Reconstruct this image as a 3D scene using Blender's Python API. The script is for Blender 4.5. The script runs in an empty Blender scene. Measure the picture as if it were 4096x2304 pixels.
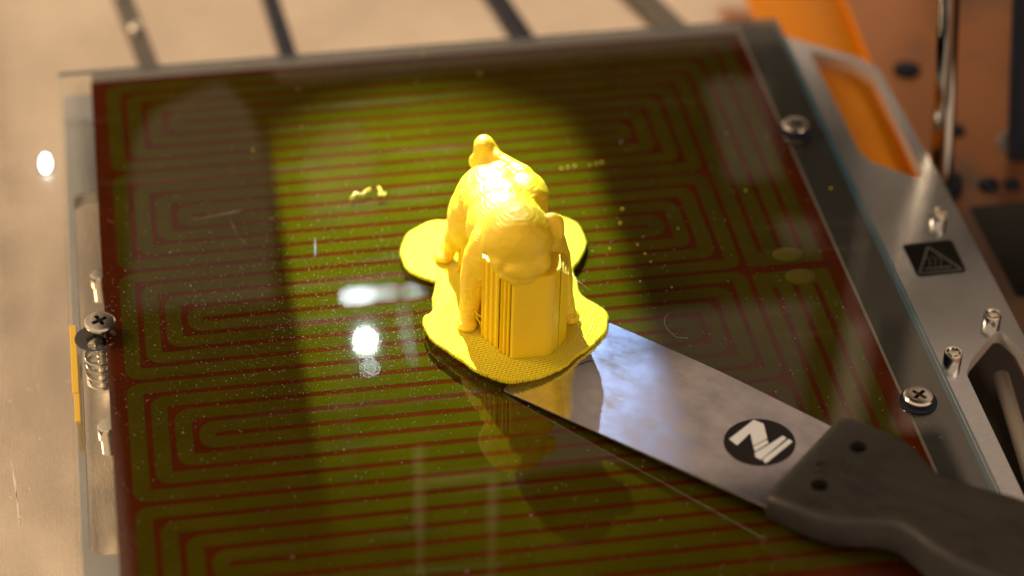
import bpy, bmesh, math, random
import numpy as np
from mathutils import Vector, Matrix
random.seed(4)
MM = 0.001
S = bpy.context.scene
R = math.radians
col = S.collection

# ------------------------------------------------------------------ camera
# scene coordinates are millimetres (times MM): z = 0 is the top of the brown heater film,
# x runs along its back edge, y runs away from the viewer, origin at the film's back left corner
cam = bpy.data.cameras.new('camera')
camo = bpy.data.objects.new('camera', cam); col.objects.link(camo)
yaw, pit, rol = R(-10.4567), R(51.3398), R(1.33358)
camo.matrix_world = Matrix.Translation(Vector((16.713, -614.223, 405.655))*MM) @ \
    Matrix.Rotation(yaw, 4, 'Z') @ Matrix.Rotation(pit, 4, 'X') @ Matrix.Rotation(rol, 4, 'Z')
cam.sensor_width = 36; cam.lens = 84.57
cam.clip_start = 0.01; cam.clip_end = 20
cam.dof.use_dof = True
cam.dof.focus_distance = 0.624
cam.dof.aperture_fstop = 5.6
cam.dof.aperture_blades = 0
S.camera = camo

# ------------------------------------------------------------------ world and lamps
w = bpy.data.worlds.new('World'); S.world = w; w.use_nodes = True
bg = w.node_tree.nodes['Background']
bg.inputs[1].default_value = 1.0
wt = w.node_tree; wc = wt.nodes.new('ShaderNodeTexCoord'); wsx = wt.nodes.new('ShaderNodeSeparateXYZ'); wr = wt.nodes.new('ShaderNodeValToRGB')
wm = wt.nodes.new('ShaderNodeMapRange'); wm.inputs[1].default_value = -1; wm.inputs[2].default_value = 1   # room: pale left wall, warmer right one
wt.links.new(wc.outputs['Generated'], wsx.inputs[0]); wt.links.new(wsx.outputs['X'], wm.inputs[0]); wt.links.new(wm.outputs[0], wr.inputs[0])
wt.links.new(wr.outputs[0], bg.inputs[0])
wr.color_ramp.elements[0].position = .30; wr.color_ramp.elements[0].color = (.84, .59, .36, 1)
wr.color_ramp.elements[1].position = .85; wr.color_ramp.elements[1].color = (.76, .53, .36, 1)
S.view_settings.view_transform = 'Standard'; S.view_settings.look = 'None'
S.view_settings.exposure = 0.0; S.view_settings.gamma = 1

def lamp(name, kind, loc, target, power, color, **k):
    l = bpy.data.lights.new(name, kind); l.energy = power; l.color = color
    for a, v in k.items(): setattr(l, a, v)
    o = bpy.data.objects.new(name, l); col.objects.link(o)
    o.location = Vector(loc)*MM
    o.rotation_euler = (Vector(target)-Vector(loc)).to_track_quat('-Z', 'Y').to_euler()
    return o
lamp('led_spot', 'SPOT', (90.5, 92.8, 192), (93, -94, 0), 16.0, (0.74, 0.94, 0.94), spot_size=R(33.5), spot_blend=1.0, shadow_soft_size=0.0013)
lamp('room_lamp', 'AREA', (-330, 60, 330), (90, -110, 0), 1.6, (1.0, 0.70, 0.42), shape='DISK', size=0.16)
lamp('fill_lamp_right', 'AREA', (640, -230, 620), (110, -130, 0), 1.6, (1.0, 0.74, 0.48), shape='DISK', size=0.35)  # added warm fill for the dog, set right for shade under the blade

# ------------------------------------------------------------------ materials
def mat(name, color=(.5, .5, .5), rough=.5, metal=0., **k):
    m = bpy.data.materials.new(name); m.use_nodes = True
    b = m.node_tree.nodes['Principled BSDF']
    b.inputs['Base Color'].default_value = (*color, 1); b.inputs['Roughness'].default_value = rough
    b.inputs['Metallic'].default_value = metal
    for a, v in k.items():
        b.inputs[a.replace('_', ' ')].default_value = v
    return m
def nodes(m):
    nt = m.node_tree
    return nt, nt.nodes['Principled BSDF']
def N(nt, t, **k):
    n = nt.nodes.new(t)
    for a, v in k.items():
        if a in n.inputs: n.inputs[a].default_value = v
        else: setattr(n, a, v)
    return n
def coords(nt, scale=(1, 1, 1), rot=(0, 0, 0)):
    """object coordinates in millimetres, then scaled"""
    tc = nt.nodes.new('ShaderNodeTexCoord'); mp = nt.nodes.new('ShaderNodeMapping')
    mp.inputs['Scale'].default_value = tuple(s*1000 for s in scale); mp.inputs['Rotation'].default_value = rot
    nt.links.new(tc.outputs['Object'], mp.inputs[0]); return mp.outputs[0]
def noise(nt, vec, sc, det=4, rough=.55):
    n = N(nt, 'ShaderNodeTexNoise'); n.inputs['Scale'].default_value = sc; n.inputs['Detail'].default_value = det
    n.inputs['Roughness'].default_value = rough
    nt.links.new(vec, n.inputs['Vector']); return n.outputs['Fac']
def ramp(nt, fac, stops):
    r = nt.nodes.new('ShaderNodeValToRGB'); e = r.color_ramp.elements
    while len(e) < len(stops): e.new(.5)
    for el, (p, c) in zip(e, stops):
        el.position = p; el.color = (*c, 1) if len(c) == 3 else c
    nt.links.new(fac, r.inputs[0]); return r.outputs[0]
def maprange(nt, v, a, b, c, d):
    n = nt.nodes.new('ShaderNodeMapRange')
    for i, x in enumerate((a, b, c, d)): n.inputs[i+1].default_value = x
    nt.links.new(v, n.inputs[0]); return n.outputs[0]
def bump(nt, b, h, strength, dist_mm, prev=None):
    n = nt.nodes.new('ShaderNodeBump'); n.inputs['Strength'].default_value = strength
    n.inputs['Distance'].default_value = dist_mm*MM
    nt.links.new(h, n.inputs['Height'])
    if prev is not None: nt.links.new(prev, n.inputs['Normal'])
    nt.links.new(n.outputs[0], b.inputs['Normal']); return n.outputs[0]
def wave(nt, vec, sc, dist=0., axis='X'):
    n = nt.nodes.new('ShaderNodeTexWave'); n.bands_direction = axis
    n.inputs['Scale'].default_value = sc; n.inputs['Distortion'].default_value = dist
    n.inputs['Detail'].default_value = 1.5; n.inputs['Detail Scale'].default_value = .6
    nt.links.new(vec, n.inputs['Vector']); return n.outputs['Fac']

def brushed(name, color, rough, axis_scale, bstr=.35, spread=.12, spots=True):
    m = mat(name, color, rough, 1.0); nt, b = nodes(m)
    v1 = coords(nt, axis_scale)
    n1 = noise(nt, v1, 1.0, 5, .6)
    big = noise(nt, coords(nt, (.02, .02, .02)), 1.0, 3)
    add = nt.nodes.new('ShaderNodeMath'); add.operation = 'ADD'
    nt.links.new(n1, add.inputs[0]); nt.links.new(big, add.inputs[1])
    nt.links.new(maprange(nt, add.outputs[0], .6, 1.4, rough-spread, rough+spread), b.inputs['Roughness'])
    c2 = tuple(x*.8 for x in color)
    nt.links.new(ramp(nt, big, [(.35, c2), (.65, color)]), b.inputs['Base Color'])
    bump(nt, b, n1, bstr, .02)
    return m
m_floor = brushed('floor_aluminium', (.92, .82, .70), .26, (3.0, .10, 1), .3)
nt, b = nodes(m_floor)   # the sheet is slightly wavy
bn = [n for n in nt.nodes if n.type == 'BUMP'][0]
bump(nt, b, noise(nt, coords(nt, (.020, .008, .02)), 1.0, 2), 1.0, 2.6, bn.outputs[0])
m_carrier = brushed('carrier_steel', (.60, .63, .70), .22, (.5, 1.2, 1), .12, .05)
m_chrome = mat('polished_steel', (.78, .76, .72), .09, 1.0)
m_rod = mat('rod_steel', (.50, .49, .47), .07, 1.0)
m_screw = mat('screw_steel', (.66, .63, .60), .20, 1.0)
nt, b = nodes(m_screw); bump(nt, b, noise(nt, coords(nt, (1, 1, 1)), 2.5, 3), .35, .05)
m_blade = brushed('blade_steel', (.22, .25, .46), .50, (.12, 1.3, 1), .22, .06)  # base tinted blue to carry the LED's glow on the blade
nt, b = nodes(m_blade)
gl = nt.nodes.new('ShaderNodeBsdfGlossy'); gl.inputs['Roughness'].default_value = .11; gl.inputs['Color'].default_value = (.92, .90, .94, 1)
bn = [n for n in nt.nodes if n.type == 'BUMP'][0]; nt.links.new(bn.outputs[0], gl.inputs['Normal'])
mx = nt.nodes.new('ShaderNodeMixShader'); sm = noise(nt, coords(nt, (.09, .13, .1)), 1.0, 5, .65)
nt.links.new(maprange(nt, sm, .34, .66, .58, .92), mx.inputs[0]); nt.links.new(b.outputs[0], mx.inputs[1]); nt.links.new(gl.outputs[0], mx.inputs[2])
nt.links.new(mx.outputs[0], nt.nodes['Material Output'].inputs[0])
m_darksteel = mat('dark_steel', (.016, .022, .045), .5, 0, Specular_IOR_Level=.3)
m_greybar = brushed('grey_bar_steel', (.20, .19, .18), .38, (.3, .3, .3), .2)
m_black = mat('black_paint', (.012, .011, .011), .55)
m_blocker = mat('blocker_black', (.012, .011, .010), .7)
m_palemetal = mat('pale_metal', (.85, .80, .72), .5, .2)
m_grey = mat('reflected_grey', (.30, .29, .29), .6)

m_film = mat('polyimide_film', (.150, .020, .0035), .38, Specular_IOR_Level=0.)
nt, b = nodes(m_film)
nz = noise(nt, coords(nt, (.05, .05, .05)), 1.0, 4)
nt.links.new(ramp(nt, nz, [(.3, (.064, .0115, .0013)), (.7, (.090, .0155, .0017))]), b.inputs['Base Color'])

m_trace = mat('covered_copper', (.10, .115, .006), .5, Specular_IOR_Level=0.)
nt, b = nodes(m_trace)
nz = noise(nt, coords(nt, (.06, .06, .06)), 1.0, 4)
nt.links.new(ramp(nt, nz, [(.3, (.052, .0440, .0007)), (.7, (.069, .0590, .0010))]), b.inputs['Base Color'])
ww = wave(nt, coords(nt, (1, 1, 1)), .42, .6, 'X')
bump(nt, b, ww, .55, .06)

def glassy(name, ior, tint, rough, dust=True):
    m = bpy.data.materials.new(name); m.use_nodes = True; nt = m.node_tree
    nt.nodes.clear()
    out = nt.nodes.new('ShaderNodeOutputMaterial'); mix = nt.nodes.new('ShaderNodeMixShader')
    tr = nt.nodes.new('ShaderNodeBsdfTransparent'); tr.inputs[0].default_value = (*tint, 1)
    gl = nt.nodes.new('ShaderNodeBsdfGlossy'); gl.inputs['Roughness'].default_value = rough
    fr = nt.nodes.new('ShaderNodeFresnel'); fr.inputs['IOR'].default_value = ior
    geo = nt.nodes.new('ShaderNodeNewGeometry'); inv = nt.nodes.new('ShaderNodeMath'); inv.operation = 'SUBTRACT'
    inv.inputs[0].default_value = 1; nt.links.new(geo.outputs['Backfacing'], inv.inputs[1])
    mul = nt.nodes.new('ShaderNodeMath'); mul.operation = 'MULTIPLY'
    nt.links.new(fr.outputs[0], mul.inputs[0]); nt.links.new(inv.outputs[0], mul.inputs[1])
    nt.links.new(mul.outputs[0], mix.inputs[0]); nt.links.new(tr.outputs[0], mix.inputs[1]); nt.links.new(gl.outputs[0], mix.inputs[2])
    last = mix.outputs[0]
    if dust:   # a thin uneven film of dust and wiped residue lying on the pane
        v = coords(nt, (.035, .06, .05)); a = noise(nt, v, 1.0, 6, .7)
        f = noise(nt, coords(nt, (1, 1, 1)), 1.3, 3, .8)
        ff = maprange(nt, f, .64, .82, 0, .012); aa = maprange(nt, a, .45, .75, .15, 1.0)
        m2 = nt.nodes.new('ShaderNodeMath'); m2.operation = 'MULTIPLY'; nt.links.new(ff, m2.inputs[0]); nt.links.new(aa, m2.inputs[1])
        m3 = nt.nodes.new('ShaderNodeMath'); m3.operation = 'MULTIPLY'; nt.links.new(m2.outputs[0], m3.inputs[0]); nt.links.new(inv.outputs[0], m3.inputs[1])
        wp = maprange(nt, noise(nt, coords(nt, (.012, .13, .05), (0, 0, R(24))), 1.0, 4, .6), .58, .78, 0, .035)
        m4 = nt.nodes.new('ShaderNodeMath'); m4.operation = 'MULTIPLY'; nt.links.new(wp, m4.inputs[0]); nt.links.new(inv.outputs[0], m4.inputs[1])
        m5 = nt.nodes.new('ShaderNodeMath'); m5.operation = 'ADD'; nt.links.new(m3.outputs[0], m5.inputs[0]); nt.links.new(m4.outputs[0], m5.inputs[1]); m3 = m5
        df = nt.nodes.new('ShaderNodeBsdfDiffuse'); df.inputs[0].default_value = (.62, .60, .58, 1)
        mx = nt.nodes.new('ShaderNodeMixShader'); nt.links.new(m3.outputs[0], mx.inputs[0])
        nt.links.new(last, mx.inputs[1]); nt.links.new(df.outputs[0], mx.inputs[2]); last = mx.outputs[0]
    nt.links.new(last, out.inputs[0])
    return m
m_glass = glassy('clear_glass', 1.78, (.97, .98, .96), .012)
m_glassedge = mat('glass_edge', (.05, .15, .26), .15, 0, Transmission_Weight=.35, IOR=1.5)

# yellow printed plastic
m_yel = mat('yellow_filament', (.97, .70, .014), .42, 0, Subsurface_Weight=.35, Subsurface_Scale=.0022, IOR=1.6)
nt, b = nodes(m_yel); b.inputs['Subsurface Radius'].default_value = (1.0, .55, .06)
lay = noise(nt, coords(nt, (.35, .35, 3.2)), 1.0, 3, .6)
h1 = bump(nt, b, lay, .8, .25)
h1 = bump(nt, b, wave(nt, coords(nt, (1, 1, 1)), .50, .5, 'Z'), .45, .10, h1)
bump(nt, b, noise(nt, coords(nt, (1, 1, 1)), .9, 5, .65), .9, .22, h1)
m_raft = mat('yellow_raft', (.97, .80, .020), .33, 0, Subsurface_Weight=.30, Subsurface_Scale=.0015, IOR=1.46)
nt, b = nodes(m_raft); b.inputs['Subsurface Radius'].default_value = (1.0, .6, .06)
la = wave(nt, coords(nt, (1, 1, 1), (0, 0, R(14))), .43, .5, 'Y')
h1 = bump(nt, b, la, 1.0, .38)
lb = wave(nt, coords(nt, (1, 1, 1), (0, 0, R(14))), .30, .8, 'X')
bump(nt, b, lb, .45, .16, h1)
m_sup = mat('yellow_support', (.97, .68, .012), .34, 0, Subsurface_Weight=.45, Subsurface_Scale=.003, IOR=1.46)
nt, b = nodes(m_sup); b.inputs['Subsurface Radius'].default_value = (1.0, .5, .05)
bump(nt, b, wave(nt, coords(nt, (1, 1, 1)), .45, .6, 'Z'), .5, .10)
m_crumb = mat('yellow_crumb', (.85, .66, .08), .35)
m_orange = mat('orange_plastic', (1.0, .33, .0), .40, 0, Specular_IOR_Level=.5, Specular_Tint=(1, .55, .08, 1), Subsurface_Weight=.2, Subsurface_Scale=.004)
m_tape = mat('yellow_tape', (.96, .62, .008), .4)
m_logo = mat('black_print', (.012, .010, .012), .35)
m_white = mat('white_print', (.76, .82, .95), .4)
m_signblack = mat('sign_black', (.008, .0075, .0075), .8, Specular_IOR_Level=.15)
m_signline = mat('sign_line', (.11, .105, .105), .6)
m_handle = mat('grey_rubber', (.060, .052, .046), .55)
nt, b = nodes(m_handle); 
nt.links.new(ramp(nt, noise(nt, coords(nt, (.08, .08, .08)), 1.0, 5, .6), [(.3, (.013, .012, .0115)), (.7, (.027, .0245, .023))]), b.inputs['Base Color'])
bump(nt, b, noise(nt, coords(nt, (1, 1, 1)), 1.6, 3), .4, .10)
nt.links.new(maprange(nt, noise(nt, coords(nt, (.12, .5, .2)), 1.0, 6, .7), .35, .65, .38, .66), b.inputs['Roughness'])
m_dust = mat('dust', (.60, .62, .68), .35)
m_pad = mat('solder_pad', (.085, .072, .004), .45, Specular_IOR_Level=.1)
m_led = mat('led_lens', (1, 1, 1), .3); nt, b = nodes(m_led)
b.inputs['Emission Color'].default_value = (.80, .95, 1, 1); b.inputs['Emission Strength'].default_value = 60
m_led2 = m_led.copy(); m_led2.node_tree.nodes['Principled BSDF'].inputs['Emission Strength'].default_value = 40

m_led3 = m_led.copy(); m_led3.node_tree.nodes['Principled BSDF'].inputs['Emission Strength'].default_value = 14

# ------------------------------------------------------------------ helpers
def tag(o, label=None, cat=None, group=None, kind=None):
    for k, v in (('label', label), ('category', cat), ('group', group), ('kind', kind)):
        if v: o[k] = v
    return o
def empty(name, loc=(0, 0, 0), rot=(0, 0, 0)):
    o = bpy.data.objects.new(name, None); col.objects.link(o)
    o.location = Vector(loc)*MM; o.rotation_euler = rot; o.empty_display_size = .005
    return o
def link(name, bm, m, parent=None, smooth=False, loc=None, rot=None, angle=None):
    me = bpy.data.meshes.new(name)
    bmesh.ops.recalc_face_normals(bm, faces=bm.faces)
    bm.to_mesh(me); bm.free()
    me.transform(Matrix.Scale(MM, 4))
    for mm_ in (m if isinstance(m, (list, tuple)) else [m]): me.materials.append(mm_)
    o = bpy.data.objects.new(name, me); col.objects.link(o)
    if parent: o.parent = parent
    if loc: o.location = Vector(loc)*MM
    if rot: o.rotation_euler = rot
    if smooth:
        for p in me.polygons: p.use_smooth = True
        if angle: me.set_sharp_from_angle(angle=R(angle))
    return o
def bm_plate(outline, z0, z1, holes=(), bev=0., seg=2):
    """flat plate with holes: filled outline at z1 extruded down to z0"""
    bm = bmesh.new()
    for loop in [outline]+list(holes):
        vs = [bm.verts.new((x, y, z1)) for x, y in loop]
        for i in range(len(vs)): bm.edges.new((vs[i], vs[(i+1) % len(vs)]))
    bmesh.ops.triangle_fill(bm, edges=bm.edges[:], use_beauty=True, use_dissolve=False, normal=(0, 0, 1))
    r = bmesh.ops.extrude_face_region(bm, geom=bm.faces[:])
    bmesh.ops.translate(bm, verts=[v for v in r['geom'] if isinstance(v, bmesh.types.BMVert)], vec=(0, 0, z0-z1))
    if bev:
        bmesh.ops.recalc_face_normals(bm, faces=bm.faces)
        es = [e for e in bm.edges if len(e.link_faces) == 2 and e.calc_face_angle() > R(60) and abs(e.verts[0].co.z-e.verts[1].co.z) < 1e-6]
        bmesh.ops.bevel(bm, geom=es, offset=bev, segments=seg, profile=.5, affect='EDGES', clamp_overlap=True)
    return bm
def rounded(pts, r, n=6):
    """round the corners of a closed polygon"""
    out = []; L = len(pts)
    rr = r if isinstance(r, (list, tuple)) else [r]*L
    for i in range(L):
        p = Vector(pts[i]); a = (Vector(pts[i-1])-p); c = (Vector(pts[(i+1) % L])-p)
        la, lc = a.length, c.length; a.normalize(); c.normalize()
        ang = a.angle(c); d = min(rr[i]/math.tan(ang/2), la*.49, lc*.49); q = d*math.tan(ang/2)
        if q < 1e-3: out.append(tuple(p)); continue
        cen = p+(a+c).normalized()*(q/math.sin(ang/2)); s = p+a*d-cen; e = p+c*d-cen
        t = s.angle_signed(e)
        for k in range(n+1):
            v = s.copy(); v.rotate(Matrix.Rotation(-t*k/n, 2)); out.append(tuple(cen+v))
    return out
def rect(x0, y0, x1, y1): return [(x0, y0), (x1, y0), (x1, y1), (x0, y1)]
def circ(x, y, r, n=24, a0=0): return [(x+r*math.cos(a0+2*math.pi*i/n), y+r*math.sin(a0+2*math.pi*i/n)) for i in range(n)]
def bm_lathe(prof, n=32, bm=None, off=(0, 0, 0)):
    bm = bm or bmesh.new(); rings = []
    for r, z in prof:
        if r < 1e-6: rings.append([bm.verts.new((off[0], off[1], off[2]+z))])
        else: rings.append([bm.verts.new((off[0]+r*math.cos(2*math.pi*i/n), off[1]+r*math.sin(2*math.pi*i/n), off[2]+z)) for i in range(n)])
    for a, b_ in zip(rings, rings[1:]):
        for i in range(n):
            j = (i+1) % n
            if len(a) == 1: bm.faces.new((a[0], b_[i], b_[j]))
            elif len(b_) == 1: bm.faces.new((a[i], a[j], b_[0]))
            else: bm.faces.new((a[i], a[j], b_[j], b_[i]))
    return bm
def bm_tube(pts, r, n=8, bm=None, taper=None):
    bm = bm or bmesh.new(); pts = [Vector(p) for p in pts]; rings = []
    for i, p in enumerate(pts):
        t = (pts[min(i+1, len(pts)-1)]-pts[max(i-1, 0)]).normalized()
        u = t.orthogonal().normalized() if i == 0 else (u-t*u.dot(t)).normalized()
        v = t.cross(u); rr = r if taper is None else r*taper[i]
        rings.append([bm.verts.new(p+(u*math.cos(2*math.pi*k/n)+v*math.sin(2*math.pi*k/n))*rr) for k in range(n)])
    for a, b_ in zip(rings, rings[1:]):
        for k in range(n): bm.faces.new((a[k], a[(k+1) % n], b_[(k+1) % n], b_[k]))
    bm.faces.new(rings[0]); bm.faces.new(rings[-1]); return bm
def bm_box(x0, y0, z0, x1, y1, z1, bev=0, bm=None):
    bm = bm or bmesh.new()
    v = [bm.verts.new((x, y, z)) for x in (x0, x1) for y in (y0, y1) for z in (z0, z1)]
    fs = [bm.faces.new([v[i] for i in f]) for f in ((0, 1, 3, 2), (4, 6, 7, 5), (0, 4, 5, 1), (2, 3, 7, 6), (0, 2, 6, 4), (1, 5, 7, 3))]
    if bev: bmesh.ops.bevel(bm, geom=list({e for f in fs for e in f.edges}), offset=bev, segments=3, profile=.5, affect='EDGES')
    return bm

# ------------------------------------------------------------------ printer floor, far below the bed
ZF = -30.
tag(link('floor', bm_plate(rect(-420, -420, 700, 520), ZF-3, ZF, [rounded(rect(259, -106, 330, -61), 3)]), m_floor), kind='structure')
m_floorrefl = mat('painted_reflection', (.55, .22, .10), .32, .7); nt, b = nodes(m_floorrefl)  # the floor's blotchy orange reflection, put into this colour
nt.links.new(ramp(nt, noise(nt, coords(nt, (.022, .022, .022)), 1.0, 3), [(.38, (.20, .14, .11)), (.58, (.50, .22, .10))]), b.inputs['Base Color'])
o = link('floor_reflection', bm_plate(rounded([(225, -44), (240, -57.5), (249, -110), (249, -330), (420, -330), (420, 260), (240, 260), (225, 120)], 3), ZF+.1, ZF+1, [rounded(rect(259.2, -105.8, 329.8, -61.2), 3)]), m_floorrefl)
tag(o, 'orange-brown reflection painted as a sheet on the printer floor at the upper right', 'painted reflection')
fl = tag(empty('motor_recess', (290, -84, ZF)), 'black recess with dark walls in the printer floor right of the heated bed', 'recess')
bm = bmesh.new(); bm_box(-33, -24, -42, 42, 25, -38, bm=bm); link('recess_floor', bm, m_black, fl)
bm = bmesh.new(); bm_box(-34.5, -25, -38, -31.5, 25, -3.2, bm=bm); bm_box(-31, 23.5, -38, 42, 26, -3.2, bm=bm); link('recess_wall', bm, m_black, fl)
bm = bmesh.new(); bm_box(-30.6, 22.2, -3.5, 39.6, 22.7, 1.1, bm=bm); bm_box(-30.7, -21.6, -3.5, -30.2, 22.1, 1.1, bm=bm); link('recess_lining', bm, m_black, fl)

def bar(name, label, p0, p1, width, h, m, bolts=0, group=None, cat='rail'):
    e = tag(empty(name, (p0[0], p0[1], ZF)), label, cat, group)
    d = Vector((p1[0]-p0[0], p1[1]-p0[1])); L = d.length; a = math.atan2(d.y, d.x)
    e.rotation_euler = (0, 0, a)
    link('rail_body', bm_box(0, -width/2, 0.3, L, width/2, h, .35), m, e)
    for k in range(bolts):
        b_ = bm_lathe([(0, 2.2), (1.6, 2.1), (2.3, 1.5), (2.6, .6), (2.6, 0)], 20)
        link('bolt', b_, m_chrome, e, True, (10+k*24., 0, h+.01), angle=40)
    return e
def ray_bar(a, b_, ext0, ext1):   # lengthen a measured segment at both ends
    a, b_ = Vector(a), Vector(b_); d = (b_-a).normalized(); return tuple(a-d*ext0), tuple(b_+d*ext1)
p0, p1 = ray_bar((11.2, 94.5), (17.5, 54), 60, 90)
bar('grey_strip', 'wide grey steel strip with bolts on the floor behind the bed, leftmost of four', p0, p1, 6.2, 1.6, m_greybar, 4, 'strips on the printer floor')
for nm, a, b_, wd, lab in (('dark_rail', (60.5, 87.9), (63.0, 54.0), 5.0, 'narrow dark blue-grey rail behind the bed, second from the left'),
                       ('dark_rail', (136.5, 77.3), (141.0, 52.7), 6.0, 'dark blue-grey rail behind the middle of the bed, third from the left'),
                       ('dark_rail', (185.2, 70.2), (190.5, 53.5), 8.5, 'broad brownish grey rail behind the right part of the bed, beside the orange sheet')):
    p0, p1 = ray_bar(a, b_, 60, 90)
    bar(nm, lab, p0, p1, wd, 3.0, m_darksteel if wd < 8 else m_greybar, 0, 'strips on the printer floor')

# ------------------------------------------------------------------ bed carrier plate
cr_ = empty('bed_carrier', (0, 0, -8)); tag(cr_, 'shiny steel carrier plate with cutouts under the glass bed', 'plate')
outl = rounded([(-9.0, -330), (-8.9, 6.0), (217, 8.6), (238.5, -8.2), (242.0, -14.5), (243.8, -75), (244.6, -330)], [1, 1.5, 2, 6, 5, 1, 1])
hole_left = rounded([(-7.1, -193), (-7.1, -45), (20, -45), (20, -193)], 3.2)
hole_a = rounded([(223.2, -.6), (236.0, -10.0), (239.9, -17.0), (239.2, -74.2), (226.0, -62.5), (223.9, -57)], [1, 5, 4, 2, 4, 3])
hole_b = rounded([(238.2, -142.0), (241.0, -150), (240.5, -240), (223.0, -240), (223.6, -159.0), (226.5, -154.0)], [1.6, 4, 2, 2, 3, 2])
cbm = bm_plate(outl, -4, 0, [hole_left, hole_a, hole_b], .45)
cbm.normal_update()
for f in cbm.faces: f.material_index = 1 if abs(f.normal.z) < .9 else 0
link('carrier_sheet', cbm, [m_carrier, mat('milled_edge', (.80, .80, .82), .50, .75)], cr_)
# hot surface warning label
wl = link('warning_label', bm_plate(rounded([(223.0, -102.5), (237.8, -102.2), (237.4, -117.0), (223.2, -117.2)], 1.3), 0, .12), m_signblack, cr_, loc=(0, 0, .02))
def flat_lines(segs, wd, name, parent, m, z=.2):
    bm = bmesh.new()
    for pts in segs:
        for a, b_ in zip(pts, pts[1:]):
            a, b_ = Vector(a), Vector(b_); d = (b_-a).normalized(); n = Vector((-d.y, d.x))*wd/2; a = a-d*wd*.3; b_ = b_+d*wd*.3
            bm.faces.new([bm.verts.new((*q, z)) for q in (a+n, a-n, b_-n, b_+n)])
    r = bmesh.ops.extrude_face_region(bm, geom=bm.faces[:])
    bmesh.ops.translate(bm, verts=[v for v in r['geom'] if isinstance(v, bmesh.types.BMVert)], vec=(0, 0, -.06))
    return link(name, bm, m, parent)
tri = [(230.0, -104.6), (236.4, -116.0), (223.9, -116.0), (230.0, -104.6)]
flat_lines([tri], .55, 'warning_triangle', wl, m_signline)
flat_lines([[(226.2, -114.3), (233.6, -114.3)]], .5, 'surface_line', wl, m_signline)
for x in (228.3, 229.9, 231.5):
    pts = [(x+.42*math.sin(t*5.4-.6), -109.2-t*3.9) for t in [i/10 for i in range(11)]]
    flat_lines([pts], .4, 'heat_wave_mark', wl, m_signline)
# socket cap screws on the carrier
def cap_screw(x, y, r, h, parent, z0=0.01):
    o = bm_lathe([(0, h-1.6), (r*.5, h-1.6), (r*.56, h-.1), (r*.62, h), (r*.9, h), (r, h-.35), (r, .3), (r*1.0, 0)], 6*6)
    # turn the socket hexagonal
    for v in o.verts:
        q = math.hypot(v.co.x, v.co.y)
        if .4*r < q < .6*r:
            a = math.atan2(v.co.y, v.co.x); k = math.cos(math.pi/6)/math.cos((a % (math.pi/3))-math.pi/6)
            v.co.x *= k*1.08; v.co.y *= k*1.08
    return link('cap_screw', o, m_chrome, parent, True, (x, y, z0), angle=35)
for x, y in ((236.4, -93.5), (236.8, -140.0), (221.3, -153.9)):
    cap_screw(x, y, 2.45, 3.6, cr_)

# ------------------------------------------------------------------ heated bed
bed = tag(empty('heated_bed', (0, 0, 0)), 'brown heated print bed with olive tracks under a clear glass plate', 'heated bed')
G = 1.5
link('heater_film', bm_plate(rounded(rect(0, -236, 200, 0), .8), -.35, 0), m_film, bed)
P_, M_, LX, TW = 5.7386, 1.924, 4.354, 4.12
cx = lambda k: LX+TW/2+k*P_
by = lambda k: -(M_+(k+.5)*P_)
XR = 200-LX-TW/2
def fillet_path(pts, r, n=7):
    out = [Vector(pts[0])]
    for i in range(1, len(pts)-1):
        p = Vector(pts[i]); a = (Vector(pts[i-1])-p).normalized(); c = (Vector(pts[i+1])-p).normalized()
        cen = p+(a+c)*r; s = -c*r; e = -a*r
        t = s.angle_signed(e)
        for k in range(n+1):
            v = s.copy(); v.rotate(Matrix.Rotation(-t*k/n, 2)); out.append(cen+v)
    out.append(Vector(pts[-1])); return out
def ribbon(path, wd, z0, z1):
    bm = bmesh.new(); prev = None
    for i, p in enumerate(path):
        a = (path[i]-path[i-1]) if i else (path[1]-path[0]); c = (path[i+1]-path[i]) if i < len(path)-1 else a
        t = (a.normalized()+c.normalized()).normalized(); n = Vector((-t.y, t.x))*wd/2
        ring = [bm.verts.new((*(p+n), z0)), bm.verts.new((*(p+n), z1)), bm.verts.new((*(p-n), z1)), bm.verts.new((*(p-n), z0))]
        if prev:
            for k in range(3): bm.faces.new((prev[k], ring[k], ring[k+1], prev[k+1]))
        prev = ring
    return bm
for j in range(4):
    pts = [(XR-j*P_, -112), (XR-j*P_, by(j)), (cx(j), by(j)), (cx(j), by(7-j))]
    for i in range(4):
        xr = XR-4*P_-(3-j)*P_
        pts += [(xr, by(8*i+7-j)), (xr, by(8*i+8+j)), (cx(j), by(8*i+8+j)), (cx(j), by(8*i+15-j))]
    pts += [(XR-j*P_, by(39-j)), (XR-j*P_, -(122.5+j*.5))]
    link('copper_track', ribbon(fillet_path(pts, TW/2*.98), TW, .01, .06), m_trace, bed)
link('contact_area', bm_plate(rounded(rect(XR-3*P_-TW/2, -116.0, XR+TW/2, -110.0), 1), .02, .075), m_trace, bed)
link('contact_area', bm_plate(rounded(rect(XR-3*P_-TW/2, -125.5, XR+TW/2, -119.2), 1), .02, .075), m_trace, bed)
link('solder_pad', bm_lathe([(0, .35), (3.2, .28), (4.0, .1), (4.1, .0)], 24), m_pad, bed, True, (186.4, -112.0, .06)).scale = (1.05, .72, 1)
link('solder_pad', bm_lathe([(0, .35), (3.2, .28), (4.0, .1), (4.1, .0)], 24), m_pad, bed, True, (187.4, -122.0, .06)).scale = (1.05, .78, 1)
# glass pane with coloured edges
gb = bm_plate(rounded(rect(-9.4, -246, 213.4, 4.5), .6, 3), .12, G)
for f in gb.faces: f.material_index = 1 if abs(f.normal.z) < .5 else 0
gp = link('glass_plate', gb, [m_glass, m_glassedge], bed)
gp.data.update()
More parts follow.
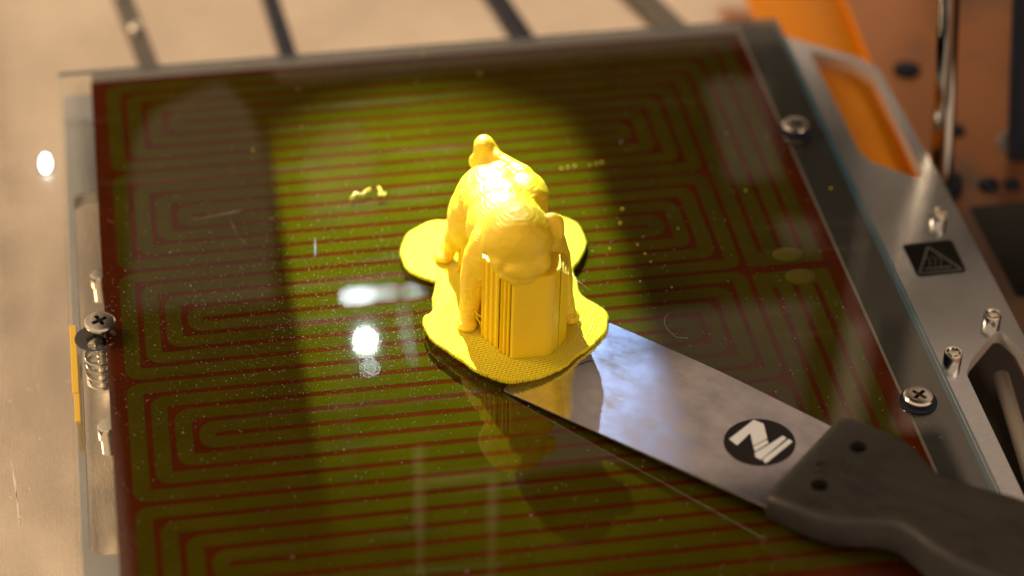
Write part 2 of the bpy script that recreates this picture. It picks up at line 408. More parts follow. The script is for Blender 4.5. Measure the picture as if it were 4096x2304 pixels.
# dark strip painting the carrier's black reflection, and the pane's bright ground edge
ds = link('edge_strip', bm_plate(rect(200.9, -240, 211.8, 4.0), -.5, .03), mat('strip_dark', (.022, .023, .026), .30, 0, Specular_IOR_Level=.6), bed)
link('edge_tint', bm_plate(rect(211.9, -240, 213.2, 4.0), -.5, .05), mat('tint_blue', (.045, .11, .19), .35), bed)
link('edge_trim', bm_plate(rect(200.05, -240, 200.85, 3.5), -.5, .09), mat('trim_grey', (.45, .42, .39), .35, .9), bed)
link('back_trim', bm_plate(rect(.2, .2, 200, 4.2), -.5, .02), mat('trim_back', (.30, .27, .29), .45, .5), bed)

m_recess = mat('cross_dark', (.07, .065, .06), .5, .6)
def phillips(r, h, parent, loc, rot=0, tilt=0, name='bed_screw'):
    """pan head cross recess screw"""
    bm = bm_lathe([(0, h), (r*.62, h), (r*.88, h-.12), (r, h-.55), (r*.97, h-1.2), (r*.55, h-2.3), (r*.4, h-3.2), (r*.4, h-4)], 40)
    o = link(name, bm, m_screw, parent, True, loc, (tilt, 0, rot), angle=50)
    c = bmesh.new()
    for a in (0, math.pi/2):
        t = bm_box(-r*.52, -r*.13, h-1.1, r*.52, r*.13, h+.5)
        bmesh.ops.rotate(t, verts=t.verts, cent=(0, 0, 0), matrix=Matrix.Rotation(a, 3, 'Z'))
        tmp = bpy.data.meshes.new('t'); t.to_mesh(tmp); t.free(); c.from_mesh(tmp)
    co = link('cross_cutter', c, m_screw)
    co.parent = o
    md = o.modifiers.new('cross', 'BOOLEAN'); md.object = co; md.operation = 'DIFFERENCE'; md.solver = 'EXACT'; md.use_self = True
    dg = bpy.context.evaluated_depsgraph_get(); me = bpy.data.meshes.new_from_object(o.evaluated_get(dg))
    o.modifiers.clear(); o.data = me; bpy.data.objects.remove(co)
    me.set_sharp_from_angle(angle=R(32)); me.materials.append(m_recess)
    for p in me.polygons:
        c = p.center/MM
        if math.hypot(c.x, c.y) < r*.54 and c.z < h-.08: p.material_index = len(me.materials)-1
    return o
s_ = phillips(4.0, 2.2, bed, (203.3, -56.2, G+.3), R(32))
s_ = phillips(4.0, 2.2, bed, (203.2, -178.2, G+.3), R(38))
s_ = phillips(4.1, 2.2, bed, (-1.2, -119.3, G+1.3), R(28), R(3))
for x, y in ((203.3, -56.2), (203.2, -178.2)):
    link('washer', bm_plate(circ(x, y, 4.9, 36), G+.02, G+.45, bev=.12), m_darksteel, bed)
link('cup_washer', bm_lathe([(3.0, -.6), (3.4, -.2), (5.0, 1.1), (5.3, 1.2), (5.4, 1.0), (5.0, .5), (3.2, -1.0), (2.2, -1.2)], 40), m_darksteel, bed, True, (-2.9, -117.5, -3.4), angle=60)
# leveling spring under the left screw
pts = [(-2.2+3.7*math.cos(t), -119.5+3.7*math.sin(t), -5.5-t*.42) for t in [i*.25 for i in range(int(4.2*2*math.pi/.25))]]
link('leveling_spring', bm_tube(pts, .55, 8), m_chrome, bed, True)
link('screw_shank', bm_lathe([(1.6, 0), (1.6, -15), (0, -15)], 16), m_chrome, bed, True, (-1.6, -119.4, -2))
for x, y in ((-.9, -84.6), (-1.2, -147.5)):
    link('standoff', bm_lathe([(0, 0), (2.3, 0), (2.7, -.4), (2.7, -4), (2.2, -4.4), (2.2, -9), (0, -9)], 24), m_chrome, bed, True, (x, y, -6.5), angle=40)

# yellow strip seen through the left edge of the pane
ye = tag(empty('yellow_strip', (-8.6, -130, -3)), 'thin yellow plastic strip stuck under the left edge of the glass', 'strip')
bm = bm_box(-.85, -8.5, -.5, .85, 19, .4, .15); link('strip_body', bm, m_tape, ye)
bm = bm_box(-.45, -19.5, -.5, 1.0, -8.7, .3, .15); link('strip_end', bm, m_tape, ye)

# ------------------------------------------------------------------ orange sheet, rods on the right
og = tag(empty('orange_sheet', (232, 0, -17)), 'bright orange curved plastic sheet passing below the carrier plate cutout', 'plastic sheet')
bm = bmesh.new(); nx, ny = 14, 30; gv = []
for i in range(nx+1):
    row = []
    for j in range(ny+1):
        u_, v_ = i/nx, j/ny; y = -95+v_*175; xl = -17.0; xr_ = 10.5+(y+60)*.055
        x = xl+(xr_-xl)*u_; z = 3.0*math.sin(math.pi*u_)*.6-2.2*u_**4+1.0*math.sin(v_*3)
        row.append(bm.verts.new((x, y, z)))
    gv.append(row)
for i in range(nx):
    for j in range(ny): bm.faces.new((gv[i][j], gv[i+1][j], gv[i+1][j+1], gv[i][j+1]))
r = bmesh.ops.extrude_face_region(bm, geom=bm.faces[:]); bmesh.ops.translate(bm, verts=[v for v in r['geom'] if isinstance(v, bmesh.types.BMVert)], vec=(0, 0, -1.2))
link('sheet_body', bm, m_orange, og, True, angle=40)
bm = bmesh.new(); bm_tube([(9.6+(y+60)*.055, y, .4) for y in range(-90, 78, 8)], .8, 8, bm); link('sheet_rim', bm, m_orange, og, True)

def rod(name, label, p0, p1, r, m, cat='rod', thread=False):
    e = tag(empty(name, p0), label, cat); d = Vector(p1)-Vector(p0)
    e.rotation_euler = d.to_track_quat('Z', 'Y').to_euler()
    if thread:
        prof = []; z = 0
        while z < d.length: prof += [(r, z), (r*.86, z+.8), (r, z+1.6)]; z += 2.4
        link('threaded_shaft', bm_lathe([(0, 0)]+prof, 20), m, e, True)
    else: link('shaft', bm_lathe([(0, 0), (r, 0), (r, d.length), (0, d.length)], 40), m, e, True, angle=40)
    return e
ro = rod('guide_rod', 'polished chrome guide rod standing beside the carrier plate edge', (254.2, -50, ZF), (245.6, -48, 60), 3.3, m_rod)
link('clamp_collar', bm_lathe([(3.4, 0), (6.5, 0), (6.5, 3), (5.8, 3.4), (3.4, 3.4)], 28), m_darksteel, ro, True, (0, 0, .3), angle=40)
ls = rod('lead_screw', 'dark threaded lead screw standing at the far right of the floor', (283, -38, ZF), (271.5, -37, 64), 3.6, m_darksteel, 'screw rod', True)
link('bearing_ring', bm_lathe([(4.4, 0), (8.2, 0), (8.2, 1.6), (7.6, 2.0), (5.0, 2.0), (4.4, 1.6)], 32), m_greybar, ls, True, (-6, 3, .4), angle=40)
for k, (x, y, r) in enumerate(((268.0, -22.0, 2.6), (268.8, -51.5, 3.2), (275.8, -52.5, 2.6), (262.5, 14, 4.5))):
    o = link('floor_bolt', bm_lathe([(0, 1.5), (r*.8, 1.4), (r, .9), (r, 0)], 20), m_darksteel, None, True, (x, y, ZF+1.02), angle=40)
    tag(o, ['small dark bolt on the floor left of the lead screw base', 'dark bolt on the floor just behind the black recess',
            'dark bolt at the recess edge below the lead screw', 'large dark bolt on the floor behind the chrome guide rod'][k], 'bolt', 'bolts on the printer floor')
il = tag(empty('lamp_glint', (-16.4, 1.5, ZF)), 'small glowing white oval painting a lamp reflection on the floor left of the bed', 'lamp glint')  # glowing oval added in place of a lamp's reflection in the floor
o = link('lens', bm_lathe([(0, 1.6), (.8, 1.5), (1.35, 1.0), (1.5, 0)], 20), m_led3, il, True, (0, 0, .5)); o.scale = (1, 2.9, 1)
o = link('glint_rim', bm_lathe([(1.5, 0), (1.5, .6), (2.0, .6), (2.1, 0)], 20), m_greybar, il, True, (0, 0, .02)); o.scale = (1, 2.4, 1)
o = link('brown_cover', bm_box(212, -330, -29.5, 248.8, -104, -27, .5), mat('brown_cover', (.035, .026, .02), .4), None)
tag(o, 'dark brown cover plate on the floor seen through the triangular cutout', 'cover plate')
# pale parts seen through the lower right cutout
o = link('white_tube', bm_tube([(226, -250, -22), (234, -190, -22), (237.0, -167, -22), (239.7, -146, -22)], 2.2, 14), mat('white_tube', (.55, .50, .46), .4), None, True)
tag(o, 'pale plastic tube lying under the triangular cutout at lower right', 'tube')

# ------------------------------------------------------------------ printed dog figurine
fig = empty('printed_dog', (104.738, -133.679, G+3.2-.9)); fig.rotation_euler = (R(-2.4), R(.3), yaw)
tag(fig, 'yellow 3D printed dog figurine with support columns on a wavy raft', 'figurine')
def ell(bm, c, r, rot=(0, 0, 0), sub=3):
    g = bmesh.ops.create_icosphere(bm, subdivisions=sub, radius=1)
    from mathutils import Euler
    Mx = Matrix.Translation(c) @ Euler([R(a) for a in rot]).to_matrix().to_4x4() @ Matrix.Diagonal((*r, 1))
    bmesh.ops.transform(bm, matrix=Mx, verts=g['verts'])
def limb(bm, pts, rs):
    pts = [Vector(p) for p in pts]
    for i in range(len(pts)-1):
        L = (pts[i+1]-pts[i]).length; n = max(2, int(L/.8))
        for k in range(n+1):
            t = k/n; ell(bm, pts[i].lerp(pts[i+1], t), (rs[i]+(rs[i+1]-rs[i])*t,)*3, sub=2)
def organic(name, bm, m, parent, voxel=.42, smooth=8, disp=0., dscale=3.):
    me = bpy.data.meshes.new(name); bm.to_mesh(me); bm.free(); me.transform(Matrix.Scale(MM, 4)); me.materials.append(m)
    o = bpy.data.objects.new(name, me); col.objects.link(o)
    md = o.modifiers.new('r', 'REMESH'); md.mode = 'VOXEL'; md.voxel_size = voxel*MM; md.use_smooth_shade = True
    ms = o.modifiers.new('s', 'SMOOTH'); ms.iterations = smooth; ms.factor = .5
    if disp:
        t = bpy.data.textures.new(name, 'CLOUDS'); t.noise_scale = dscale*MM; t.noise_depth = 2
        d = o.modifiers.new('d', 'DISPLACE'); d.texture = t; d.strength = disp*MM; d.mid_level = .5; d.texture_coords = 'LOCAL'
    dg = bpy.context.evaluated_depsgraph_get(); me2 = bpy.data.meshes.new_from_object(o.evaluated_get(dg))
    o.modifiers.clear(); o.data = me2; me2.name = name
    if not me2.materials: me2.materials.append(m)
    for p in me2.polygons: p.use_smooth = True
    o.parent = parent; return o
bm = bmesh.new()
# rump, haunches, waist, ribcage, shoulders, neck
ell(bm, (-4.2, 24.5, 20.0), (11.6, 12.0, 11.6))
ell(bm, (-10.2, 24.0, 17.0), (7.0, 9.0, 10.5), (0, 8, 0)); ell(bm, (2.6, 25.0, 17.0), (6.8, 9.0, 10.5), (0, -8, 0))
ell(bm, (-1.5, 12.0, 22.0), (10.6, 10.0, 9.4))
ell(bm, (-2.4, 18.0, 23.8), (10.5, 9.0, 7.6))
ell(bm, (1.2, 3.5, 20.5), (12.0, 9.5, 12.6))
ell(bm, (-5.8, 2.0, 19.5), (5.8, 6.6, 9.6)); ell(bm, (9.4, 3.0, 19.5), (5.6, 6.6, 9.6))
ell(bm, (1.4, 1.5, 27.2), (9.4, 8.0, 8.4))
# tail: curled stub
limb(bm, [(-6.0, 33.0, 26.5), (-7.4, 34.6, 30.0), (-7.9, 34.4, 33.0)], [3.0, 2.8, 2.4])
limb(bm, [(-6.0, 32.0, 30.0), (-2.5, 30.0, 30.2), (0.5, 28.0, 29.6)], [2.3, 1.9, 1.0])
# legs
limb(bm, [(-7.6, 2.0, 19), (-9.2, .6, 13), (-9.9, -.6, 8), (-10.7, -2.0, 3), (-10.9, -2.8, 1.6)], [5.0, 4.1, 3.1, 2.5, 2.5])
ell(bm, (-10.9, -3.4, 1.3), (2.7, 3.2, 1.7))
limb(bm, [(11.5, 3.0, 19), (13.2, 2.6, 13), (14.3, 2.2, 8), (15.3, 1.6, 3)], [4.2, 3.2, 2.5, 2.3])
ell(bm, (15.9, .9, 1.3), (2.9, 3.0, 1.7))
limb(bm, [(-11.5, 24, 15), (-15.0, 25.5, 8), (-16.0, 27.5, 4), (-17.4, 27.0, 1.8)], [5.0, 3.3, 2.2, 2.2]); ell(bm, (-18.0, 27.0, 1.4), (2.8, 3.2, 1.8))
limb(bm, [(4.0, 25, 15), (8.0, 27, 8), (9.0, 29, 4), (9.8, 28, 1.8)], [5.0, 3.3, 2.2, 2.2]); ell(bm, (10.2, 27.4, 1.4), (2.8, 3.2, 1.8))
# head: skull, brow, cheeks, muzzle, chin, ears
hx, hy, hz = 1.8, -7.2, 32.0
ell(bm, (hx, hy, hz), (9.2, 8.2, 8.8))
ell(bm, (hx+.4, hy-1.5, hz+1.5), (8.2, 7.0, 7.0))
ell(bm, (hx-3.9, hy-4.6, hz-4.0), (2.6, 2.8, 4.0), (0, 24, 0)); ell(bm, (hx+4.6, hy-3.6, hz-4.2), (4.0, 3.6, 4.4), (0, -14, 0))
ell(bm, (hx+.8, hy-5.6, hz-5.2), (5.0, 3.6, 3.4)); ell(bm, (hx+1.4, hy-4.8, hz-8.0), (4.4, 3.4, 2.2))
limb(bm, [(hx-7.0, hy-3.6, hz-1.8), (hx-6.0, hy-5.2, hz-4.6), (hx-3.6, hy-6.6, hz-7.2), (hx-.8, hy-7.2, hz-8.6)], [1.0, 1.1, 1.3, 1.2])
ell(bm, (hx-7.6, hy-1.4, hz-.6), (1.8, 2.6, 4.0), (0, 12, 0))
ell(bm, (hx+8.4, hy+1.2, hz+4.0), (3.0, 2.0, 2.6), (0, -10, 0)); ell(bm, (hx+10.2, hy+.8, hz+2.4), (1.5, 1.7, 3.2), (0, -4, 0))
# rump: hip bone, spine ridge and the web running up to the tail
limb(bm, [(-5.5, 31.5, 26.0), (-7.2, 34.0, 30.0), (-7.8, 34.0, 32.4)], [4.6, 3.7, 3.0])
limb(bm, [(-7.0, 33.0, 31.5), (-3.0, 30.5, 30.0), (2.5, 26.0, 28.2), (5.5, 22, 25.5)], [2.0, 2.2, 3.4, 4.0])
ell(bm, (-10.4, 33.4, 27.8), (1.5, 1.5, 2.2))
ell(bm, (3.0, 22.0, 23.5), (7.0, 9.0, 7.4), (0, 10, 0))
organic('dog_body', bm, m_yel, fig, .40, 6, .4, 3.2)
# raft with serrated raster edge
RA = [(-17.6, 45.7), (-22.7, 44.7), (-27.0, 40.6), (-29.4, 35.1), (-29.9, 29.4), (-28.3, 23.8), (-24.9, 19.3), (-21.1, 17.3), (-19.7, 16.3), (-20.1, 11.3), (-20.2, 4.1), (-22.2, .5), (-21.5, -4.7), (-18.4, -10.6), (-13.1, -15.6), (-7.8, -21.4), (-1.6, -24.8), (4.4, -24.7), (11.5, -21.0), (17.6, -14.3), (22.9, -7.3), (25.9, -1.1), (25.7, 4.2), (23.1, 8.5), (19.4, 12.0), (17.7, 18.3), (16.9, 23.8), (18.5, 28.5), (20.0, 33.3), (20.3, 39.0), (18.7, 44.8), (14.8, 48.6), (8, 50), (0, 48), (-9, 47.5)]
def catmull(P, step):
    out = []; n = len(P)
    for i in range(n):
        p0, p1, p2, p3 = [Vector(P[(i+k-1) % n]) for k in range(4)]
        m_ = max(2, int((p2-p1).length/step))
        for k in range(m_):
            t = k/m_; out.append(.5*((2*p1)+(-p0+p2)*t+(2*p0-5*p1+4*p2-p3)*t*t+(-p0+3*p1-3*p2+p3)*t**3))
    return out
cs = catmull(RA, .36); ed = []
for i, p in enumerate(cs):
    t = (cs[(i+1) % len(cs)]-cs[i-1]).normalized(); n = Vector((t.y, -t.x))
    ed.append(tuple(p+n*((.24 if i % 2 else -.20)+random.uniform(-.12, .12)+.25*math.sin(i*.21)*math.sin(i*.057))))
link('raft', bm_plate(ed, -.05-.85, 0, bev=0), m_raft, fig)
# support columns: folded thin walls
def ribbed(name, xs, yf, yb, z0, z1, amp, lean=0, m=m_sup):
    """one folded wall block: zigzag front face from x0 to x1"""
    front = [(x, yf(x)+(amp if i % 2 else 0)) for i, x in enumerate(xs)]
    back = [(xs[-1], yb), (xs[0], yb)]
    bm = bm_plate(front+back, z0, z1)
    for v in bm.verts:
        if v.co.z > (z0+z1)/2: v.co.y += lean
    return link(name, bm, m, fig)
ribbed('support_column', [-7.2, -6.5, -5.9, -5.2, -4.6, -3.9, -3.3, -2.6], lambda x: -7.5-(x+7.2)*1.15, 0, -.02, 25.0, .9, .5)
ribbed('support_column', [-2.3, -1.7, -1.2, -.7, -.2, .3], lambda x: -14.2-(x+1.7)*.7, -6, -.02, 24.5, .8, 1.2)
bmx = bm_plate(rounded([(.5, -15.9), (1.2, -16.4), (10.8, -14.6), (13.0, -10.4), (12.6, -4), (.5, -4)], [.2, .8, 4.0, 3.0, .5, .2]), 0, 24.4, bev=.15)
for v in bmx.verts:
    if v.co.z > 12: v.co.y += 1.4
link('support_block', bmx, m_sup, fig)
link('support_core', bm_box(-6.6, -5.6, -.02, 12.8, -1.5, 22, .2), m_sup, fig)
for x, yb in ((13.0, -9.8), (13.65, -8.8), (14.3, -7.6)):
    bmx = bm_box(x, yb, -.02, x+.62, 0, 23.0-(x-13)*1.5); link('support_fin', bmx, m_sup, fig)
ribbed('support_column', [-9.2, -8.7, -8.2, -7.7, -7.2], lambda x: -1.5, 4, -.02, 22, .7)
ribbed('support_column', [-14.2, -13.6, -13.0, -12.4, -11.8, -11.2], lambda x: 21.0-(x+14.2)*.7, 27, -.02, 12.5, .9)
ribbed('support_column', [-10.4, -9.8, -9.2, -8.6], lambda x: 17.0, 22, -.02, 14.5, .9)
# fine print strings between leg and column
bm = bmesh.new()
for a, b_ in (((-9.6, -3.0, 5.0), (-7.0, -6.0, 3.2)), ((-9.6, -3.2, 6.4), (-7.0, -6.4, 5.6)), ((-9.4, -2.4, 7.5), (-7.1, -5.6, 1.5))):
    bm_tube([a, tuple((Vector(a)+Vector(b_))/2+Vector((0, 0, -.5))), b_], .16, 5, bm)
link('print_string', bm, m_sup, fig, True)

# ------------------------------------------------------------------ spatula
sp = empty('spatula', (98.7, -159.1, G+.55)); sp.rotation_euler = (Matrix.Rotation(R(-45.65), 4, 'Z') @ Matrix.Rotation(-math.atan(.058), 4, 'Y')).to_euler()
tag(sp, 'steel spatula with round black logo and dark grey handle lying under the dog raft', 'spatula')
bo = [(0.0, 0.2), (0.0, 38.2)]+[(x, 38.7-1.1*(x/40)-max(0, x-40)*.065) for x in (8, 20, 32, 44, 56, 68, 84)]+[(84, -.2)]
bb = bm_plate(rounded(bo, [1.0, 1.2]+[0]*7+[0]), -.35, .35, bev=.12)
for v in bb.verts:
    if v.co.x < 4: v.co.z *= .35+.65*v.co.x/4
link('blade', bb, m_blade, sp)
m_bscr = mat('blade_scratch', (.80, .80, .84), .25, 1.0)
bm = bmesh.new()
for k in range(46):
    x, y = random.uniform(14, 76), random.uniform(2, 36)
    if (x-64.9)**2+(y-19.1)**2 < 110: continue
    a_ = random.gauss(0, .35)+(1.2 if random.random() < .25 else 0); L = random.uniform(1, 9)*random.random(); wd_ = random.uniform(.02, .05)
    d = Vector((math.cos(a_), math.sin(a_))); n_ = Vector((-d.y, d.x))*wd_; p = Vector((x, y)); q_ = p+d*L
    bm.faces.new([bm.verts.new((*v, .362)) for v in (p, (p+q_)/2-n_, q_, (p+q_)/2+n_)])
so = link('blade_scratches', bm, m_bscr, sp); so['kind'] = 'stuff'
lg = link('logo_disc', bm_plate(circ(64.9, 19.1, 8.85, 64), .36, .46, bev=.03), m_logo, sp)
N1 = [(58.13, 15.77), (59.3, 25.5), (62.1, 25.6), (65.75, 21.31), (64.35, 16.95), (61.2, 20.75), (61.06, 14.9)]
N2 = [(65.95, 20.95), (67.0, 19.85), (65.85, 15.35), (64.55, 16.7)]
B1 = [(66.1, 14.9), (67.3, 19.2), (68.4, 24.3), (69.7, 24.0), (68.65, 13.5), (67.0, 13.7)]
B2 = [(68.95, 13.8), (70.3, 24.1), (71.6, 23.7), (70.35, 13.0)]
for nm, poly in (('letter_stroke', N1), ('letter_stroke', N2), ('letter_stroke', B1), ('letter_stroke', B2)):
    link(nm, bm_plate(rounded(poly, .18, 2), .462, .50), m_white, lg)
# handle, cross-sections along its length: (x, y0, y1, zbottom, ztop)
hs = [(78.0, .2, 35.4, -2.8, 3.2), (78.6, -.6, 36.2, -3.3, 3.9), (80.5, -1.0, 36.6, -3.6, 4.4), (86, -1.0, 36.5, -3.9, 4.9), (92, -.8, 36.2, -4.1, 5.2), (97, .2, 35.3, -4.2, 5.4), (101, 2.4, 33.4, -4.3, 5.6), (104.5, 4.6, 31.0, -4.3, 5.8), (107.5, 6.0, 29.0, -4.4, 6.0), (111, 6.2, 27.8, -4.5, 6.3), (115, 5.0, 27.8, -4.6, 6.6), (120, 3.0, 28.8, -4.8, 7.0), (128, 1.4, 30.0, -5, 7.4), (140, 1.2, 30.4, -5, 7.8), (160, 2, 30, -5, 8), (190, 3, 29, -5, 8), (204, 7, 25, -4, 7), (208, 12, 20, -2, 4)]
bm = bmesh.new(); prev = None; ns = 32
for x, y0, y1, z0, z1 in hs:
    ring = []
    for k in range(ns):
        a = 2*math.pi*k/ns; c, s = math.cos(a), math.sin(a); e = .27
        ring.append(bm.verts.new((x, (y0+y1)/2+(y1-y0)/2*math.copysign(abs(c)**e, c), (z0+z1)/2+(z1-z0)/2*math.copysign(abs(s)**e, s))))
    if prev:
        for k in range(ns): bm.faces.new((prev[k], prev[(k+1) % ns], ring[(k+1) % ns], ring[k]))
    else: bm.faces.new(ring)
    prev = ring
bm.faces.new(prev)
hd = link('handle', bm, m_handle, sp, True, angle=60)
md = hd.modifiers.new('h', 'BOOLEAN'); cb = bmesh.new()
for x, y in ((88.3, 26.3), (87.6, 9.0)): bm_lathe([(0, 2.0), (2.2, 2.0), (2.2, 12), (0, 12)], 24, cb, (x, y, 0))
co = link('hole_cutter', cb, m_handle); co.parent = sp; md.object = co; md.operation = 'DIFFERENCE'; md.solver = 'EXACT'; md.use_self = True
bpy.context.view_layer.update()
dg = bpy.context.evaluated_depsgraph_get(); me = bpy.data.meshes.new_from_object(hd.evaluated_get(dg)); hd.modifiers.clear(); hd.data = me; bpy.data.objects.remove(co)
for x, y in ((88.3, 26.3), (87.6, 9.0)):
    link('rivet', bm_lathe([(0, 2.35), (1.2, 2.3), (2.1, 2.05)], 20), m_black, sp, True, (x, y, .02))

for cx_, cy_, r_, a0, a1 in ((84.6, 15.6, 1.8, 60, 300), (88.6, 18.8, 1.5, -60, 150), (91.2, 16.2, 1.5, 120, 330)):
    link('embossed_mark', bm_tube([(cx_+r_*math.cos(R(a)), cy_+r_*math.sin(R(a)), 4.95+(cx_-86)*.035) for a in range(a0, a1+1, 15)], .22, 6), m_handle, sp, True)

# ------------------------------------------------------------------ bits lying on the glass
def crumb(x, y, s, label=None):
    bm = bmesh.new(); s *= .72; ell(bm, (0, 0, 0), (s, s*random.uniform(.6, 1), s*.7), sub=1)
    for v in bm.verts: v.co *= random.uniform(.75, 1.25)
    o = link('plastic_crumb', bm, m_crumb, None, True, (x, y, G+s*.55), (0, 0, random.uniform(0, 6)))
    tag(o, label or 'tiny yellow plastic crumb lying on the glass near the dog', 'crumb', 'loose yellow crumbs on the glass'); return o
def thread(path, r, name, label, m, cat):
    o = link(name, bm_tube([(x, y, G+z) for x, y, z in path], r, 6), m, None, True); tag(o, label, cat); return o
thread([(70.1, -72.0, .4), (71.0, -70.6, .5), (71.7, -69.3, .6), (72.8, -70.0, .5), (73.8, -70.2, .4), (74.6, -69.0, .6), (76.2, -67.9, .5)], .27, 'plastic_scrap', 'small zigzag scrap of yellow filament on the glass left of the dog', m_crumb, 'scrap')
thread([(78.5, -67.4, .5), (79.0, -69.2, .5), (78.2, -71.2, .4), (79.6, -71.4, .6), (80.0, -70.4, .5)], .30, 'plastic_scrap', 'short bent scrap of yellow filament just right of the zigzag one', m_crumb, 'scrap')
hm = mat('hair', (.62, .58, .45), .4)
thread([(147.6, -134.6, .2), (146.2, -136.6, .8), (145.5, -139.2, 1.0), (146.0, -142.0, .8), (147.6, -144.6, .4), (150.6, -145.2, .3)], .04, 'hair', 'fine curved pale hair on the glass right of the dog raft', hm, 'hair')
thread([(122.5, -113.5, 3.0), (124.2, -117, 3.6), (125.5, -120.5, 3.2), (128.3, -124, 2.2)], .05, 'hair', 'thin silvery strand at the right edge of the raft', hm, 'hair')
for x, y, s, l in ((100.5, -1.0, .75, 'pale yellow crumb near the back edge of the glass, behind the dog'),
                (116.0, -14.0, .6, 'yellow crumb far behind the dog tail near the back of the bed'), (131.5, -65.5, .5, 'crumb nearest the dog in the row of crumbs right of its back'), (133.5, -65.3, .5, 'second crumb from the dog in the row right of its back'), (135.6, -65.0, .45, 'third crumb from the dog in the row right of its back'), (140.0, -65.0, .45, 'crumb just after the gap in the row right of the dog back'), (142.0, -64.6, .55, 'second to last crumb in the row right of the dog back'), (143.6, -64.4, .6, 'outermost crumb at the right end of the row behind the dog'),
                (145, -87, .6, 'crumb farthest back in the loose trail right of the right raft lobe'), (143, -93.5, .65, 'largest crumb in the loose trail right of the right raft lobe'), (137.8, -104.3, .45, 'crumb closest to the right raft lobe'), (145.8, -103.7, .5, 'crumb in the middle of the loose trail right of the raft'), (147, -108, .4, 'tiny crumb just below the middle of the trail right of the raft'), (147.8, -111.8, .4, 'tiny crumb in the lower trail beside the raft waist'), (151, -123.5, .4, 'lowest tiny crumb of the trail, nearest the spatula blade'),
                (181.5, -83.5, .45, 'tiny yellow crumb above the right traces of the bed'), (205.8, -86.0, .5, 'tiny yellow crumb on the dark strip at the right of the glass'), (45, -44, .5, 'tiny yellow crumb at the upper left of the bed')):
    crumb(x, y, s, l)
# dust specks
rng = np.random.default_rng(3); n = 12000
xs = np.concatenate([rng.uniform(0, 205, n//3), rng.normal(45, 38, n//3), rng.normal(78, 22, n//3)]); ys = np.concatenate([rng.uniform(-235, 2, n//3), rng.normal(-120, 30, n//3), rng.normal(-128, 17, n//3)])
V, F = [], []
for x, y in zip(xs, ys):
    if not (-9 < x < 213 and -240 < y < 4): continue
    s = .04+.12*rng.random()**4; a = rng.uniform(0, 6.28); k = len(V)
    if k < 60*4: s = rng.uniform(.14, .30)
    for t in range(3): V.append((x+s*math.cos(a+t*2.1), y+s*math.sin(a+t*2.1), G+.01))
    V.append((x, y, G+.01+s*1.1)); F += [(k, k+1, k+3), (k+1, k+2, k+3), (k+2, k, k+3)]
me = bpy.data.meshes.new('dust_specks'); me.from_pydata([tuple(c*MM for c in v) for v in V], [], F); me.materials.append(m_dust)
o = bpy.data.objects.new('dust_specks', me); col.objects.link(o); tag(o, 'pale dust specks scattered over the glass bed', 'dust', kind='stuff')
# scratches on glass
m_scr = mat('scratch_white', (.26, .23, .22), .4)
bm = bmesh.new()
def scr(a, b_, wd):
    a, b_ = Vector(a), Vector(b_); d = (b_-a).normalized(); n = Vector((-d.y, d.x))*wd; mid = (a+b_)/2
    bm.faces.new([bm.verts.new((*q, G+.012)) for q in (a, mid-n, b_, mid+n)])
scr((24, -75.2), (42, -71.5), .16); scr((33, -73.5), (40, -72.3), .25); scr((35.5, -74), (37.5, -84), .07); scr((37.5, -84), (39.8, -88.5), .07)
scr((58.4, -87), (57.6, -97), .045); scr((46.2, -76.2), (48.5, -78.0), .08); scr((46, -78.3), (48.3, -76.6), .08)
so = link('glass_scratch', bm, m_scr, bed); so['kind'] = 'stuff'
# scratches and specks on the floor plate
bm = bmesh.new(); G_, G = G, ZF
scr((-27.9, -131), (-26.2, -149), .25); scr((-26.8, -138), (-25.9, -160), .22)
for k in range(60):
    x, y = rng.uniform(-31, -11), rng.uniform(-200, -95); a = rng.uniform(0, 3.14); L = rng.uniform(.3, 1.8)
    scr((x, y), (x+L*math.cos(a), y+L*math.sin(a)), rng.uniform(.04, .16))
G = G_
so = link('floor_scratches', bm, mat('bare_scratch', (.9, .85, .75), .4, .3)); tag(so, 'pale scratches and specks on the floor plate left of the bed', 'scratches', kind='stuff')

# ------------------------------------------------------------------ above and behind the bed: reflected LEDs and bracket, added light blockers
gn = tag(empty('light_blocker', (0, 110, 0)), 'unseen black panels added above and behind the bed to block light and darken reflections', 'gantry')  # no real gantry, only panels added to block light and darken reflections
arch = [(2.5, 184), (8, 113), (12, 98), (20, 90), (32, 83), (43, 79.5), (51, 91), (57.5, 111), (59.6, 130), (57, 186)]
holes = [arch, rounded([(72, 150), (71, 117), (78, 106), (90, 102), (97, 112), (99, 150)], 4), [(221, 96), (246, 96), (257, 147), (235, 147)],
         [(255, 163), (272, 167), (277, 185), (261, 182)], [(1, 234.6), (104, 235.4), (104, 238.6), (1, 237.8)],
         rounded([(150, 206), (276, 206), (276, 296), (150, 296)], 8)]
link('blocker_panel', bm_plate([(-9, 77), (60, 77), (64, 84), (290, 84), (290, 330), (-9, 330)], -4, 0, holes), m_blocker, gn, rot=(R(90), 0, 0))  # invented panel, openings shaped for the pale patches mirrored in the glass
link('blocker_roof', bm_box(-2, -340, 331, 290, 4, 335), m_blocker, gn)  # invented roof that keeps room light off the bed
link('reflected_panel', bm_box(292, -3, 120, 405, 0, 218), m_grey, gn)  # added unseen to grey the reflection in the carrier plate
link('light_baffle', bm_box(73.5, -130, 118, 75, -40, 175, .3), m_blocker, gn)  # pair of baffles added to cut the sides of the LED pool
link('light_baffle', bm_box(101.5, -100, 150, 103, -26, 184, .3), m_blocker, gn)
m_veil = bpy.data.materials.new('veil_dimmer_tint'); m_veil.use_nodes = True; nt = m_veil.node_tree; nt.nodes.clear()
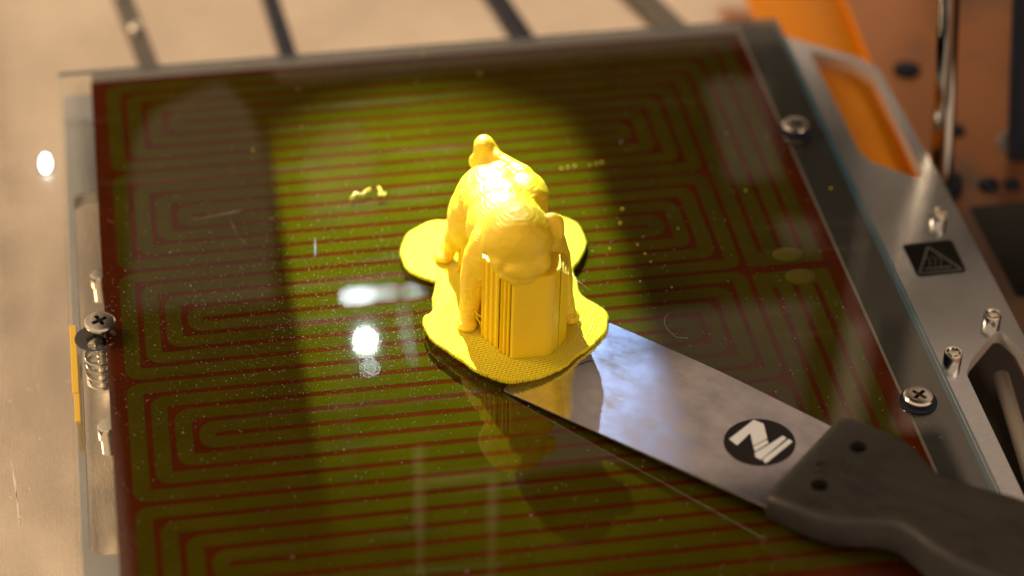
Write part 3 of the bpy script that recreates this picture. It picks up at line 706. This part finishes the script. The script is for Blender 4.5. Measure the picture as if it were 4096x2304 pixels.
tr = nt.nodes.new('ShaderNodeBsdfTransparent'); tr.inputs[0].default_value = (.66, .66, .68, 1); ou = nt.nodes.new('ShaderNodeOutputMaterial'); nt.links.new(tr.outputs[0], ou.inputs[0])
link('veil_dimmer', bm_plate(rect(-1, 78, 286, 300), -6.5, -5), m_veil, gn, rot=(R(90), 0, 0))  # added tinted sheet that dims the pale patches mirrored in the glass
link('blocker_beam', bm_box(135, -335, 180, 290, -110, 190, 1), m_blocker, gn)  # added unseen to shade the right half of the bed
link('blocker_wall', bm_box(400, -330, -28, 405, 150, 300, 1), m_blocker, gn)  # added unseen to darken the rod's mirror image and the right side
link('blocker_post', bm_box(-60, 60, -28, -46, 74, 360, 1), m_blocker, gn)  # two posts added for soft dark streaks mirrored in the floor
link('blocker_post', bm_box(330, 60, -28, 344, 74, 360, 1), m_blocker, gn)
br = tag(empty('cable_bracket', (0, -60, 0)), 'small pale metal H shaped bracket hanging above the bed', 'bracket')
for x, z0, z1 in ((90.6, 108.5, 145), (114.4, 120.5, 148)): link('bracket_post', bm_box(x-1.4, -1, z0, x+1.4, 1, z1, .3), m_palemetal, br)
link('bracket_bar', bm_box(92.2, -.8, 121.6, 112.8, .8, 125.2, .3), m_palemetal, br)
link('hanger_rod', bm_tube([(90.6, 0, 144), (90.6, 0, 331)], .8, 10), m_palemetal, br, True)
link('hanger_rod', bm_tube([(114.4, 0, 147), (114.4, 0, 331)], .8, 10), m_palemetal, br, True)
lh = tag(empty('led_head', (90.5, 95, 192)), 'small cluster of white LEDs mounted above and behind the bed', 'led lamp')
link('led', bm_lathe([(0, -.9), (.8, -.7), (1.05, 0), (.8, .7), (0, .9)], 20), m_led, lh, True)
link('led', bm_box(-7.5, -1, -22.0, 3.0, 1, -19.6, .5), m_led2, lh)
link('led_diffuser', bm_box(3.2, -.5, -22.0, 22.0, .5, -20.0, .3), m_led3, lh)
link('led', bm_lathe([(0, -.8), (.9, -.6), (1.2, 0), (.9, .6), (0, .8)], 16), m_led2, lh, True, (1.5, 0, 15.5))
link('led_board', bm_box(-14, 3, -26, 10, 5, 22, .4), m_black, lh)
